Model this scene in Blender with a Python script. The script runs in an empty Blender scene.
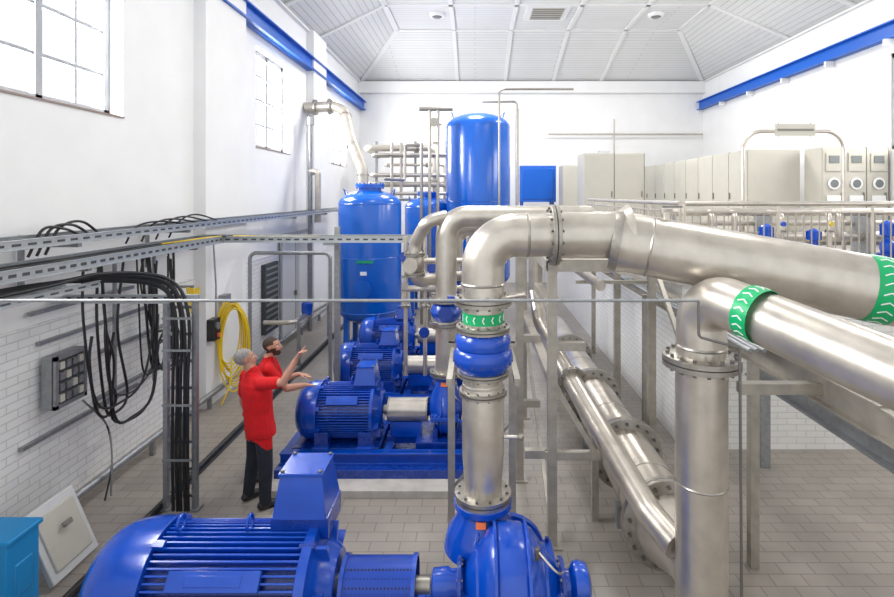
import bpy, math, random
from mathutils import Vector, Matrix
random.seed(4)
V=Vector
XL,XR,YF,YB=-4.6,9.12,20.8,-3.0

# ---------------------------------------------------------------- materials
def newmat(name):
    m=bpy.data.materials.new(name); m.use_nodes=True
    nt=m.node_tree; b=nt.nodes['Principled BSDF']
    return m,nt,b
def mat(name,col,rough=.5,metal=0,var=.0,scale=6,bump=0,bscale=60,coat=0,stretch=None):
    m,nt,b=newmat(name)
    b.inputs['Base Color'].default_value=(*col,1); b.inputs['Roughness'].default_value=rough
    b.inputs['Metallic'].default_value=metal; b.inputs['Coat Weight'].default_value=coat
    b.inputs['Coat Roughness'].default_value=.10
    tc=nt.nodes.new('ShaderNodeTexCoord'); mp=nt.nodes.new('ShaderNodeMapping')
    nt.links.new(tc.outputs['Object'],mp.inputs[0])
    if stretch: mp.inputs['Scale'].default_value=stretch
    if var>0:
        n=nt.nodes.new('ShaderNodeTexNoise'); n.inputs['Scale'].default_value=scale; n.inputs['Detail'].default_value=6
        nt.links.new(mp.outputs[0],n.inputs[0])
        r=nt.nodes.new('ShaderNodeValToRGB')
        r.color_ramp.elements[0].position=.3; r.color_ramp.elements[1].position=.7
        r.color_ramp.elements[0].color=(*[c*(1-var) for c in col],1)
        r.color_ramp.elements[1].color=(*[min(1,c*(1+var)) for c in col],1)
        nt.links.new(n.outputs[0],r.inputs[0]); nt.links.new(r.outputs[0],b.inputs['Base Color'])
        mr=nt.nodes.new('ShaderNodeMapRange'); mr.inputs[3].default_value=max(0,rough-.07); mr.inputs[4].default_value=rough+.1
        nt.links.new(n.outputs[0],mr.inputs[0]); nt.links.new(mr.outputs[0],b.inputs['Roughness'])
    if bump>0:
        n=nt.nodes.new('ShaderNodeTexNoise'); n.inputs['Scale'].default_value=bscale
        nt.links.new(mp.outputs[0],n.inputs[0])
        bp=nt.nodes.new('ShaderNodeBump'); bp.inputs['Strength'].default_value=bump; bp.inputs['Distance'].default_value=.01
        nt.links.new(n.outputs[0],bp.inputs['Height']); nt.links.new(bp.outputs[0],b.inputs['Normal'])
    return m
def brickmat(name,c1,c2,mortar,bw,rh,ms,axes,rough=.5,bump=.3,offset=.5,var=.1):
    m,nt,b=newmat(name); b.inputs['Roughness'].default_value=rough
    tc=nt.nodes.new('ShaderNodeTexCoord'); sp=nt.nodes.new('ShaderNodeSeparateXYZ'); cb=nt.nodes.new('ShaderNodeCombineXYZ')
    nt.links.new(tc.outputs['Object'],sp.inputs[0])
    nt.links.new(sp.outputs[axes[0]],cb.inputs[0]); nt.links.new(sp.outputs[axes[1]],cb.inputs[1])
    br=nt.nodes.new('ShaderNodeTexBrick'); br.inputs['Scale'].default_value=1
    br.offset=offset
    br.inputs['Color1'].default_value=(*c1,1); br.inputs['Color2'].default_value=(*c2,1); br.inputs['Mortar'].default_value=(*mortar,1)
    br.inputs['Brick Width'].default_value=bw; br.inputs['Row Height'].default_value=rh; br.inputs['Mortar Size'].default_value=ms
    nt.links.new(cb.outputs[0],br.inputs[0])
    n=nt.nodes.new('ShaderNodeTexNoise'); n.inputs['Scale'].default_value=1.3; n.inputs['Detail'].default_value=5
    nt.links.new(tc.outputs['Object'],n.inputs[0])
    mr=nt.nodes.new('ShaderNodeMapRange'); mr.inputs[1].default_value=.3; mr.inputs[2].default_value=.7
    mr.inputs[3].default_value=1-var; mr.inputs[4].default_value=1+var*.5
    nt.links.new(n.outputs[0],mr.inputs[0])
    mx=nt.nodes.new('ShaderNodeVectorMath'); mx.operation='SCALE'
    nt.links.new(br.outputs[0],mx.inputs[0]); nt.links.new(mr.outputs[0],mx.inputs['Scale'])
    nt.links.new(mx.outputs[0],b.inputs['Base Color'])
    bp=nt.nodes.new('ShaderNodeBump'); bp.inputs['Strength'].default_value=bump; bp.inputs['Distance'].default_value=.01; bp.invert=True
    nt.links.new(br.outputs['Fac'],bp.inputs['Height']); nt.links.new(bp.outputs[0],b.inputs['Normal'])
    return m
def dotmat(name,col,hole,scale):
    m,nt,b=newmat(name); b.inputs['Roughness'].default_value=.35
    tc=nt.nodes.new('ShaderNodeTexCoord'); v=nt.nodes.new('ShaderNodeTexVoronoi'); v.inputs['Scale'].default_value=scale; v.inputs['Randomness'].default_value=0
    nt.links.new(tc.outputs['Object'],v.inputs[0])
    r=nt.nodes.new('ShaderNodeValToRGB'); r.color_ramp.elements[0].position=.3; r.color_ramp.elements[1].position=.38
    r.color_ramp.elements[0].color=(*hole,1); r.color_ramp.elements[1].color=(*col,1)
    nt.links.new(v.outputs['Distance'],r.inputs[0]); nt.links.new(r.outputs[0],b.inputs['Base Color'])
    return m

M_wall=mat('white_plaster',(.86,.86,.855),.8,var=.02,scale=2,bump=.1,bscale=30)
M_brick=brickmat('painted_white_brick',(.84,.84,.83),(.87,.87,.86),(.66,.66,.65),.26,.085,.006,(1,2),.5,.6,var=.03)
M_brickx=brickmat('painted_white_brick_front',(.83,.82,.79),(.86,.85,.82),(.67,.66,.63),.26,.085,.006,(0,2),.5,.5,var=.03)
M_floor=brickmat('floor_tile',(.325,.29,.255),(.355,.32,.28),(.22,.195,.175),.3,.15,.006,(0,1),.34,.2,var=.14)
M_ceil=brickmat('ceiling_plank_x',(.74,.745,.74),(.76,.765,.76),(.54,.545,.54),6,.16,.012,(0,1),.6,.3,var=.03)
M_ceily=brickmat('ceiling_plank_y',(.72,.725,.72),(.74,.745,.74),(.52,.525,.52),6,.16,.012,(1,0),.6,.3,var=.03)
M_trimw=mat('ceiling_trim_paint',(.80,.80,.79),.5)
M_steel=mat('stainless_pipe',(.61,.565,.50),.30,.78,var=.10,scale=7,bump=.05,bscale=25)
M_steel2=mat('stainless_flange',(.41,.385,.345),.34,.85,var=.12,scale=20)
M_galv=mat('galvanised_steel',(.34,.35,.36),.45,.7,var=.12,scale=18)
M_frame=mat('stainless_frame',(.42,.39,.34),.42,.55,var=.14,scale=9)
M_alu=mat('perforated_alu',(.46,.49,.51),.4,.7,var=.08,scale=20)
M_bolt=mat('bolt_steel',(.22,.21,.20),.35,.9)
M_dark=mat('dark_slot',(.05,.055,.06),.6)
M_blue=mat('gloss_blue_paint',(.001,.066,.48),.22,0,var=.12,scale=5,coat=.45)
M_blued=mat('deep_blue_paint',(.001,.038,.31),.26,0,var=.12,scale=8,coat=.4)
M_tank=mat('tank_blue_paint',(.001,.115,.58),.22,0,var=.06,scale=2,coat=.5)
M_strip=mat('rail_blue_paint',(.0,.11,.55),.4)
M_teal=mat('teal_blue_plastic',(.0,.22,.52),.4)
M_bmesh=dotmat('perforated_blue_guard',(.002,.05,.40),(.001,.008,.05),38)
M_black=mat('black_rubber',(.016,.016,.018),.38,var=.2,scale=10)
M_yel=mat('yellow_hose',(.85,.60,.02),.4)
M_green=mat('green_label',(.0,.42,.14),.4)
M_white=mat('white_label',(.9,.9,.9),.4)
M_or=mat('orange_tag',(.9,.18,.04),.4)
M_cab=mat('cabinet_grey_beige',(.54,.52,.455),.45,var=.03,scale=3)
M_cabd=mat('cabinet_seam',(.20,.19,.17),.5)
M_ins=mat('insulation_jacket',(.50,.46,.40),.4,.45,var=.08,scale=6)
M_screen=mat('display_grey',(.18,.2,.2),.3)
M_plinth=mat('concrete_plinth',(.52,.49,.45),.7,var=.12,scale=8,bump=.2)
M_yp=mat('yellow_cap',(.62,.48,.06),.5)
M_red=mat('red_knit',(.62,.004,.008),.85,var=.12,scale=14,bump=.3,bscale=90)
M_trs=mat('dark_trousers',(.016,.019,.030),.85,var=.25,scale=12,bump=.3,bscale=90)
M_skin=mat('skin',(.52,.26,.18),.5,var=.05,scale=20)
M_hairg=mat('grey_hair',(.27,.255,.24),.7,var=.35,scale=60,bump=.6,bscale=160)
M_hairb=mat('brown_hair',(.05,.028,.018),.7,var=.3,scale=60,bump=.6,bscale=160)
M_shoe=mat('black_leather',(.02,.02,.02),.4)
M_lip=mat('lips',(.45,.16,.13),.5)
M_eye=mat('eye_white',(.8,.8,.78),.2)
M_winf=mat('window_frame_paint',(.34,.36,.39),.4)
M_sill=mat('window_sill',(.30,.23,.20),.6)
M_door=mat('door_paint',(.62,.63,.63),.5)

# ---------------------------------------------------------------- mesh builder
def frame(d):
    d=d.normalized(); a=V((0,0,1)) if abs(d.z)<.9 else V((1,0,0))
    u=d.cross(a).normalized(); v=d.cross(u).normalized(); return u,v
class MB:
    def __init__(s): s.v=[]; s.f=[]; s.m=[]; s.mats=[]
    def mi(s,m):
        if m not in s.mats: s.mats.append(m)
        return s.mats.index(m)
    def add(s,vs,fs,m):
        o=len(s.v); i=s.mi(m); s.v+= [tuple(x) for x in vs]
        for f in fs: s.f.append([k+o for k in f]); s.m.append(i)
    def box(s,c,sz,m,R=None):
        c=V(c); vs=[]
        for dx in(-.5,.5):
            for dy in(-.5,.5):
                for dz in(-.5,.5):
                    p=V((dx*sz[0],dy*sz[1],dz*sz[2]))
                    if R: p=R@p
                    vs.append(c+p)
        s.add(vs,[(0,1,3,2),(4,6,7,5),(0,4,5,1),(2,3,7,6),(0,2,6,4),(1,5,7,3)],m)
    def bb(s,a,b,m):
        s.box([(a[i]+b[i])/2 for i in range(3)],[abs(b[i]-a[i]) for i in range(3)],m)
    def frust(s,c,s0,s1,h,m):
        x,y,z=c; vs=[(x+i*s0[0]/2,y+j*s0[1]/2,z) for i,j in((-1,-1),(1,-1),(1,1),(-1,1))]+[(x+i*s1[0]/2,y+j*s1[1]/2,z+h) for i,j in((-1,-1),(1,-1),(1,1),(-1,1))]
        s.add(vs,[(3,2,1,0),(4,5,6,7),(0,1,5,4),(1,2,6,5),(2,3,7,6),(3,0,4,7)],m)
    def obox(s,p0,p1,w,h,m,up=(0,0,1)):
        p0=V(p0);p1=V(p1);d=(p1-p0); L=d.length; d.normalize(); up=V(up)
        sd=d.cross(up)
        if sd.length<1e-3: sd=V((1,0,0))
        sd.normalize(); u=sd.cross(d)
        R=Matrix((sd,d,u)).transposed()
        s.box((p0+p1)/2,(w,L,h),m,R)
    def ibeam(s,p0,p1,w,h,m,t=.012,up=(0,0,1)):
        p0=V(p0);p1=V(p1);d=(p1-p0).normalized();upv=V(up); sd=d.cross(upv).normalized(); u=sd.cross(d)
        o=u*(h/2-t/2)
        s.obox(p0+o,p1+o,w,t,m,up); s.obox(p0-o,p1-o,w,t,m,up); s.obox(p0,p1,t,h,m,up)
    def lathe(s,o,d,prof,m,seg=28,caps=True):
        o=V(o);d=V(d).normalized();u,v=frame(d); vs=[];fs=[];rows=[]
        for t,r in prof:
            if r<=1e-5: rows.append([len(vs)]); vs.append(o+d*t)
            else:
                row=[]
                for k in range(seg):
                    a=2*math.pi*k/seg; row.append(len(vs)); vs.append(o+d*t+(u*math.cos(a)+v*math.sin(a))*r)
                rows.append(row)
        for a,b in zip(rows,rows[1:]):
            if len(a)==1 and len(b)==1: continue
            for k in range(seg):
                k2=(k+1)%seg
                if len(a)==1: fs.append((a[0],b[k2],b[k]))
                elif len(b)==1: fs.append((a[k],a[k2],b[0]))
                else: fs.append((a[k],a[k2],b[k2],b[k]))
        if caps:
            if len(rows[0])>1: fs.append(tuple(rows[0][::-1]))
            if len(rows[-1])>1: fs.append(tuple(rows[-1]))
        s.add(vs,fs,m)
    def cyl(s,p0,p1,r,m,seg=20,r2=None):
        p0=V(p0);p1=V(p1); s.lathe(p0,p1-p0,[(0,r),((p1-p0).length,r if r2 is None else r2)],m,seg)
    def sph(s,c,r,m,sc=(1,1,1),seg=16,R=None):
        vs=[];fs=[];n=seg//2; c=V(c)
        vs.append(V((0,0,1)))
        for i in range(1,n):
            t=math.pi*i/n
            for k in range(seg):
                a=2*math.pi*k/seg; vs.append(V((math.sin(t)*math.cos(a),math.sin(t)*math.sin(a),math.cos(t))))
        vs.append(V((0,0,-1)))
        for k in range(seg):
            k2=(k+1)%seg; fs.append((0,1+k,1+k2))
            for i in range(n-2): fs.append((1+i*seg+k,1+(i+1)*seg+k,1+(i+1)*seg+k2,1+i*seg+k2))
            fs.append((1+(n-2)*seg+k,len(vs)-1,1+(n-2)*seg+k2))
        o=[]
        for p in vs:
            q=V((p.x*sc[0],p.y*sc[1],p.z*sc[2]))*r
            if R: q=R@q
            o.append(c+q)
        s.add(o,fs,m)
    def tube(s,pts,r,m,bend=0,seg=12,closed=False,n=7,spline=False):
        P=[V(p) for p in pts]
        if spline:
            Q=[]
            E=([P[-1]]+P+[P[0],P[1]]) if closed else ([2*P[0]-P[1]]+P+[2*P[-1]-P[-2]])
            cnt=len(P) if closed else len(P)-1
            for i in range(cnt):
                a,b,c,d=E[i],E[i+1],E[i+2],E[i+3]
                for k in range(n):
                    t=k/n
                    Q.append(.5*((2*b)+(c-a)*t+(2*a-5*b+4*c-d)*t*t+(3*b-a-3*c+d)*t**3))
            if not closed: Q.append(P[-1])
            P=Q
        elif bend>0 and len(P)>2:
            Q=[P[0]]
            for i in range(1,len(P)-1):
                p=P[i]; d1=(p-P[i-1]); d2=(P[i+1]-p); l1=d1.length;l2=d2.length; d1.normalize(); d2.normalize()
                th=d1.angle(d2)
                if th<.02: Q.append(p); continue
                t=min(bend*math.tan(th/2),l1*.49,l2*.49); a=p-d1*t; b=p+d2*t; w=math.cos(th/2)
                for k in range(n+3):
                    q=k/(n+2); A=(1-q)**2;B=2*q*(1-q)*w;C=q*q
                    Q.append((a*A+p*B+b*C)/(A+B+C))
            Q.append(P[-1]); P=Q
        u=None; vs=[];fs=[]; N=len(P)
        for i in range(N):
            if closed: d=P[(i+1)%N]-P[i-1]
            else: d=P[min(i+1,N-1)]-P[max(i-1,0)]
            if d.length<1e-9: d=V((0,0,1))
            d.normalize()
            if u is None: u,_=frame(d)
            u=(u-d*u.dot(d)); u.normalize(); w=d.cross(u)
            rr=r[i] if isinstance(r,list) else r
            for k in range(seg):
                a=2*math.pi*k/seg; vs.append(P[i]+(u*math.cos(a)+w*math.sin(a))*rr)
        for i in range(N if closed else N-1):
            j=(i+1)%N
            for k in range(seg):
                k2=(k+1)%seg; fs.append((i*seg+k,i*seg+k2,j*seg+k2,j*seg+k))
        if not closed:
            fs.append(tuple(range(seg))[::-1]); fs.append(tuple((N-1)*seg+k for k in range(seg)))
        s.add(vs,fs,m)
    def flange(s,c,d,rf,t,m=None,nb=12,mb=None,gap=.0,pair=True,br=.012):
        m=m or M_steel2; mb=mb or M_bolt; c=V(c);d=V(d).normalized();u,v=frame(d)
        if pair:
            s.lathe(c-d*(t+.004),d,[(0,rf*.97),(t*.1,rf),(t,rf)],m,36); s.lathe(c+d*.004,d,[(0,rf),(t*.9,rf),(t,rf*.97)],m,36)
            s.cyl(c-d*.005,c+d*.005,rf*.93,M_dark,28); h=t+.004
        else: s.lathe(c-d*t/2,d,[(0,rf),(t,rf)],m,36); h=t/2
        for k in range(nb):
            a=2*math.pi*(k+.5)/nb; p=c+(u*math.cos(a)+v*math.sin(a))*rf*.87
            s.cyl(p-d*(h+br*1.4),p+d*(h+br*1.4),br,mb,6)
    def obj(s,name,bevel=0,parent=None,angle=38):
        me=bpy.data.meshes.new(name); me.from_pydata(s.v,[],s.f)
        for m in s.mats: me.materials.append(m)
        me.polygons.foreach_set('material_index',s.m)
        me.polygons.foreach_set('use_smooth',[True]*len(s.f))
        me.update(); me.set_sharp_from_angle(angle=math.radians(angle))
        o=bpy.data.objects.new(name,me); bpy.context.scene.collection.objects.link(o)
        if bevel:
            b=o.modifiers.new('b','BEVEL'); b.width=bevel; b.segments=2; b.limit_method='ANGLE'; b.angle_limit=math.radians(50)
        if parent: o.parent=parent
        return o

# ---------------------------------------------------------------- room shell
f=MB(); f.bb((XL-.4,YB,-.2),(XR+.4,YF+.3,0),M_floor); f.obj('floor')
WZ0,WZ1=4.5,6.65
def wall_holes(name,x0,x1,holes,m,face_mat=None):
    w=MB(); ys=[YB]
    for a,b in holes: ys+= [a,b]
    ys.append(YF)
    for i in range(0,len(ys),2): 
        if ys[i+1]-ys[i]>.01: w.bb((x0,ys[i],WZ0),(x1,ys[i+1],WZ1),m)
    w.bb((x0,YB,0),(x1,YF,WZ0),m); w.bb((x0,YB,WZ1),(x1,YF,8.0),m)
    return w
holesL=[(1.2,3.1),(4.6,6.8),(10.9,12.9),(16.6,18.5)]
w=wall_holes('wall_left',XL-.4,XL,holesL,M_wall)
w.bb((XL,YB,0),(XL+.03,8.5,2.15),M_brick); w.bb((XL,10.0,0),(XL+.03,YF,2.15),M_brick)
for a,b in [(8.5,10.0),(14.2,15.4),(3.3,4.0)]:
    w.bb((XL,a,0),(XL+.2,b,8.0),M_wall)
w.obj('wall_left')
holesR=[(0,2.4),(4.2,6.6),(8.6,11.6)]  # nearer openings lie out of view, added to let in light
w=wall_holes('wall_right',XR,XR+.4,holesR,M_wall); w.obj('wall_right')
w=MB(); w.bb((XL-.4,YF,0),(XR+.4,YF+.3,8.0),M_wall); w.bb((XL,YF-.25,7.55),(XR,YF,8.0),M_wall); w.obj('wall_back')
zc=9.0; fx0,fx1,fy=-2.6,6.8,17.3
c=MB()
c.add([(fx0,YB,zc),(fx1,YB,zc),(fx1,fy,zc),(fx0,fy,zc)],[(3,2,1,0)],M_ceil)
c.add([(XL-.05,YB,8),(fx0,YB,zc),(fx0,fy,zc),(XL-.05,YF+.02,8)],[(3,2,1,0)],M_ceily)
c.add([(XR+.05,YB,8),(fx1,YB,zc),(fx1,fy,zc),(XR+.05,YF+.02,8)],[(0,1,2,3)],M_ceily)
c.add([(XL-.05,YF+.02,8),(fx0,fy,zc),(fx1,fy,zc),(XR+.05,YF+.02,8)],[(0,1,2,3)],M_ceil)
c.obj('ceiling')
t=MB()
def strip(a,b,w=.12,h=.05): t.obox(a,b,w,h,M_trimw)
strip((XL,YF,7.97),(fx0,fy,zc-.02),.16); strip((XR,YF,7.97),(fx1,fy,zc-.02),.16)
strip((fx0,YB,zc-.02),(fx0,fy,zc-.02),.16);strip((fx1,YB,zc-.02),(fx1,fy,zc-.02),.16);strip((fx0,fy,zc-.02),(fx1,fy,zc-.02),.16)
strip((XL,YB,7.98),(XL,YF,7.98),.2);strip((XR,YB,7.98),(XR,YF,7.98),.2);strip((XL,YF,7.98),(XR,YF,7.98),.2)
for x in(-.7,1.2,3.1,5.0):
    strip((x,YF,7.98),(x,fy,zc-.02)); strip((x,YB,zc-.02),(x,fy,zc-.02))
for y in(2,4.6,7.2,9.8,12.4,15):
    strip((fx0,y,zc-.02),(fx1,y,zc-.02)); strip((XL,y,7.98),(fx0,y,zc-.02)); strip((XR,y,7.98),(fx1,y,zc-.02))
t.obj('trim_1')
for nm,x,sx in(('trim_2',XL,1),('trim_3',XR,-1)):
    t=MB(); xx=x+sx*.14
    t.ibeam((xx,YB,7.06),(xx,YF,7.06),.24,.34,M_strip,.03)
    if sx<0:
        y=-2
        while y<YF: t.box((x+sx*.13,y,6.82),(.22,.07,.14),M_wall); y+=1.9
    t.obj(nm)
n=0
for (x,hs,sx) in((XL,holesL,-1),(XR,holesR,1)):
    for a,b in hs:
        n+=1; w=MB(); xx=x+sx*.22
        for z in(WZ0+.05,WZ1-.05): w.bb((xx-.04,a,z-.05),(xx+.04,b,z+.05),M_winf)
        for y in(a+.05,b-.05,(a+b)/2): w.bb((xx-.04,y-.045,WZ0),(xx+.04,y+.045,WZ1),M_winf)
        for z in(WZ0+.55,WZ0+1.1,WZ0+1.62): w.bb((xx-.02,a,z-.02),(xx+.02,b,z+.02),M_winf)
        for y in((a*3+b)/4,(a+3*b)/4): w.bb((xx-.018,y-.018,WZ0),(xx+.018,y+.018,WZ1),M_winf)
        if sx<0: w.bb((x-.2,a+.005,WZ0),(x+.02,b-.005,WZ0+.022),M_sill)
        w.obj('window_%d'%n)
b=MB(); b.bb((XL+.03,YB,0),(XL+.06,YF,.12),M_plinth); b.obj('baseboard_left')
b=MB(); b.tube([(XL+.26,3.5,.22),(XL+.26,15.5,.22)],.045,M_galv); 
y=4
while y<15: b.box((XL+.26,y,.09),(.06,.05,.18),M_galv); y+=1.5
b.obj('service_pipe')
b=MB(); b.bb((-3.56,4.2,0.0),(-3.44,16,.012),M_dark); b.tube([(-3.5,4.3,.05),(-3.5,15.8,.05)],.035,M_black); b.obj('floor_cable_duct')
for x in(-1.15,5.5):
    d=MB(); d.lathe((x,15.8,zc-.0),(0,0,-1),[(0,.24),(.05,.24),(.09,.2)],M_white,24); d.lathe((x,15.8,zc-.085),(0,0,-1),[(0,.16),(.03,.12),(.035,0)],M_screen,24); d.obj('ceiling_downlight')
d=MB(); d.box((2.15,15.6,zc-.03),(1.25,1.25,.06),M_trimw); d.box((2.15,15.6,zc-.065),(.95,.95,.03),M_cab)
for k in range(6): d.box((2.15,15.2+k*.16,zc-.085),(.9,.05,.02),M_cabd)
d.obj('ceiling_vent')

# ---------------------------------------------------------------- raised deck (right)
DX,DY,DZ=2.85,7.15,2.4
w=MB(); w.bb((DX,DY,0),(XR-.01,DY+.2,DZ-.125),M_brickx); w.bb((DX,DY+.2,0),(DX+.2,YF,DZ-.125),M_brick); w.obj('wall_gallery')
w=MB(); w.bb((DX-.1,DY-.1,DZ-.12),(XR-.01,YF-.01,DZ),M_plinth); w.obj('gallery_deck')
r=MB()
def railing(p0,p1,step=.13):
    p0=V(p0);p1=V(p1);L=(p1-p0).length;d=(p1-p0)/L
    r.tube([p0+V((0,0,.98)),p1+V((0,0,.98))],.035,M_steel); r.tube([p0+V((0,0,.12)),p1+V((0,0,.12))],.018,M_steel); r.tube([p0+V((0,0,.86)),p1+V((0,0,.86))],.016,M_steel)
    k=0
    while k<L:
        q=p0+d*k; r.cyl(q+V((0,0,.12)),q+V((0,0,.86)),.010,M_frame,6); k+=step
    k=0
    while k<=L+.01:
        q=p0+d*k; r.cyl(q,q+V((0,0,.98)),.022,M_steel,8); k+=1.3
railing((DX+.05,DY+.05,DZ),(XR-.05,DY+.05,DZ),.11); railing((DX+.05,DY+.2,DZ),(DX+.05,13.3,DZ),.16)
r.obj('gallery_railing')
def cabinet(name,x0,x1,y0,y1,z0,z1,face,nd,extra=None):
    c=MB(); c.bb((x0,y0,z0+.1),(x1,y1,z1),M_cab); c.bb((x0+.03,y0+.03,z0),(x1-.03,y1-.03,z0+.1),M_cabd)
    for k in range(nd):
        if face=='y':
            a=x0+(x1-x0)*k/nd+.012; b_=x0+(x1-x0)*(k+1)/nd-.012
            c.bb((a,y0-.025,z0+.14),(b_,y0-.003,z1-.03),M_cab); c.box((b_-.06,y0-.04,(z0+z1)/2),(.025,.03,.16),M_cabd)
            c.bb((b_-.002,y0-.012,z0+.1),(b_+.026,y0-.001,z1),M_cabd)
        else:
            a=y0+(y1-y0)*k/nd+.015; b_=y0+(y1-y0)*(k+1)/nd-.015
            c.bb((x0-.025,a,z0+.14),(x0-.003,b_,z1-.03),M_cab); c.box((x0-.04,b_-.07,(z0+z1)/2),(.03,.03,.16),M_cabd)
            c.bb((x0-.010,b_-.0,z0+.1),(x0-.001,b_+.03,z1),M_cabd)
    if extra: extra(c)
    return c.obj(name,bevel=.008)
cabinet('control_cabinet',6.3,7.5,12.0,19.9,DZ,4.55,'x',9)
cabinet('control_cabinet',3.0,4.65,14.3,15.2,DZ,4.65,'y',2)
cabinet('control_cabinet',2.95,4.3,17.5,18.3,DZ,4.5,'y',2)
def ex(c):
    for k in range(3):
        x=7.62+.49*k+.22
        c.box((x,11.36,4.22),(.34,.02,.40),M_cab); c.box((x,11.345,4.28),(.22,.02,.16),M_screen)
        c.lathe((x,11.36,3.75),(0,-1,0),[(0,.13),(.02,.13),(.02,0)],M_white,20); c.lathe((x,11.335,3.75),(0,-1,0),[(0,.09),(.006,.09),(.006,0)],M_screen,20)
        c.box((x,11.355,3.4),(.3,.02,.18),M_white)
cabinet('control_cabinet',7.6,9.05,11.4,12.0,DZ,4.55,'y',3,ex)
a=MB(); a.tube([(5.05,9.8,DZ),(5.05,9.8,4.7),(6.95,9.8,4.7),(6.95,9.8,DZ)],.035,M_steel,bend=.35)
a.box((6.0,9.75,4.72),(.75,.03,.22),M_cab); a.box((6.0,9.73,4.72),(.68,.01,.04),M_cabd)
for k in(-.3,.3): a.cyl((6.0+k,9.77,4.6),(6.0+k,9.77,4.85),.012,M_bolt,6)
a.obj('pipe_arch')
for k,x in enumerate((4.9,5.7,6.95,7.6,8.4)):
    y=8.75; q0=(.9,.75,1,.8,1)[k]
    p=MB(); p.box((x,y,DZ+.06),(.36,.36,.12),M_blued); p.lathe((x,y,DZ+.12),(0,0,1),[(a_*q0,b_) for a_,b_ in [(0,.10),(.08,.12),(.18,.12),(.22,.06),(.28,.06),(.30,.10),(.50,.10),(.54,.05),(.56,0)]],M_blue,20)
    for q in range(10):
        an=q*math.pi/5; p.box((x+.105*math.cos(an),y+.105*math.sin(an),DZ+.12+.40*q0),(.016,.016,.18*q0),M_blue)
    p.tube([(x+.2,y-.1,DZ+.1),(x+.2,y-.1,DZ+.80),(x+.2,y+.3,DZ+.80)],.04,M_steel,bend=.1)
    p.flange((x+.2,y-.1,DZ+.5),(0,0,1),.08,.015,nb=6,br=.006)
    p.lathe((x+.2,y-.13,DZ+.62),(0,-1,0),[(0,.04),(.04,.04),(.04,0)],M_yp if k%3==1 else M_blue,12)
    p.obj('booster_pump')
p=MB(); p.tube([(3.3,9.2,DZ+.80),(8.9,9.2,DZ+.80)],.07,M_steel); p.tube([(3.3,9.4,DZ+.35),(8.9,9.4,DZ+.35)],.09,M_steel); p.tube([(3.3,9.6,DZ+.58),(8.9,9.6,DZ+.58)],.05,M_steel)
for x in(3.5,5.2,7.0,8.7): p.bb((x-.03,9.15,DZ),(x+.03,9.65,DZ+.8),M_galv)
for x in(4.1,4.5,6.3): p.tube([(x,9.4,DZ+.35),(x,9.0,DZ+.35),(x,9.0,DZ+.8),(x,9.2,DZ+.8)],.04,M_steel,bend=.08)
p.obj('header_pipe')

# ---------------------------------------------------------------- main pipes
def band(mb,c,d,r,w=.16,n=18):
    c=V(c);d=V(d).normalized();u,v=frame(d)
    mb.lathe(c-d*w/2,d,[(0,r),(0,r+.003),(w,r+.003),(w,r)],M_green,40,caps=False)
    for k in range(n):
        an=2*math.pi*k/n; e=(u*math.cos(an)+v*math.sin(an)); tg=d.cross(e).normalized()
        for sgn in(-1,1):
            a2=(d+tg*.55*sgn).normalized(); b2=e.cross(a2)
            R=Matrix((b2,a2,e)).transposed()
            mb.box(c+e*(r+.0045)+d*sgn*w*.15,(.009,w*.34,.003),M_white,R)
AX,AY,AZ=.067,4.35,3.165
p=MB()
p.lathe((AX,AY,1.0),(0,0,1),[(0,.155),(.12,.158),(.35,.175),(.9,.175),(.94,.165)],M_steel,36)
p.flange((AX,AY,1.0),(0,0,1),.235,.03,nb=12)
p.cyl((AX,AY,1.72),(AX,AY,1.93),.172,M_steel,36)
p.flange((AX,AY,1.86),(0,0,1),.20,.018,nb=12,br=.01)
p.flange((AX,AY,2.02),(0,0,1),.215,.02,nb=14,br=.01); p.cyl((AX,AY,1.9),(AX,AY,2.02),.165,M_steel,36)
p.lathe((AX,AY,2.03),(0,0,1),[(0,.19),(.03,.2),(.06,.235),(.12,.252),(.17,.245),(.2,.225),(.205,.215),(.21,.225),(.25,.235),(.3,.225),(.34,.19)],M_blue,40)
for k in range(16):
    an=k*math.pi/8; p.box((AX+.235*math.cos(an),AY+.235*math.sin(an),2.13),(.03,.03,.04),M_blued)
p.flange((AX,AY,2.39),(0,0,1),.225,.02,nb=14,br=.01)
p.cyl((AX,AY,2.39),(AX,AY,2.62),.165,M_steel,36); band(p,(AX,AY,2.485),(0,0,1),.168,.09,14)
p.flange((AX,AY,2.62),(0,0,1),.24,.03,nb=14)
p.tube([(AX,AY,2.6),(AX,AY,AZ),(.92,AY,AZ)],.18,M_steel,bend=.36,seg=40,n=14)
p.lathe((AX,AY,2.76),(0,0,1),[(-.012,.182),(0,.187),(.012,.182)],M_steel2,40)
p.lathe((AX+.37,AY,AZ),(1,0,0),[(-.012,.181),(0,.186),(.012,.181)],M_steel2,40)
p.flange((.66,AY,AZ),(1,0,0),.255,.03,nb=14)
p.tube([(.66,AY,AZ),(1.23,AY,AZ)],.195,M_steel,seg=40)
p.lathe((1.10,AY,AZ),(1,0,0),[(0,.195),(.1,.20),(.16,.245),(.18,.25)],M_steel,40)
p.cyl((AX+.18,AY-.1,2.66),(AX+.34,AY-.16,2.7),.02,M_steel,10); p.box((AX-.26,AY-.15,2.66),(.06,.05,.05),M_blued)
p.cyl((AX+.17,AY-.05,1.5),(AX+.3,AY-.05,1.5),.015,M_steel,8); p.sph((AX+.31,AY-.05,1.5),.03,M_steel2)
a0=V((1.17,4.37,3.125)); a1=V((3.11,3.87,2.775)); dd=(a1-a0).normalized()
p.tube([a0,a1+dd*2.2],.248,M_steel,seg=48)
p.lathe(a0-dd*.02,dd,[(0,0),(0,.245),(.05,.263),(.07,.263),(.07,.248)],M_steel2,48)
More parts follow.
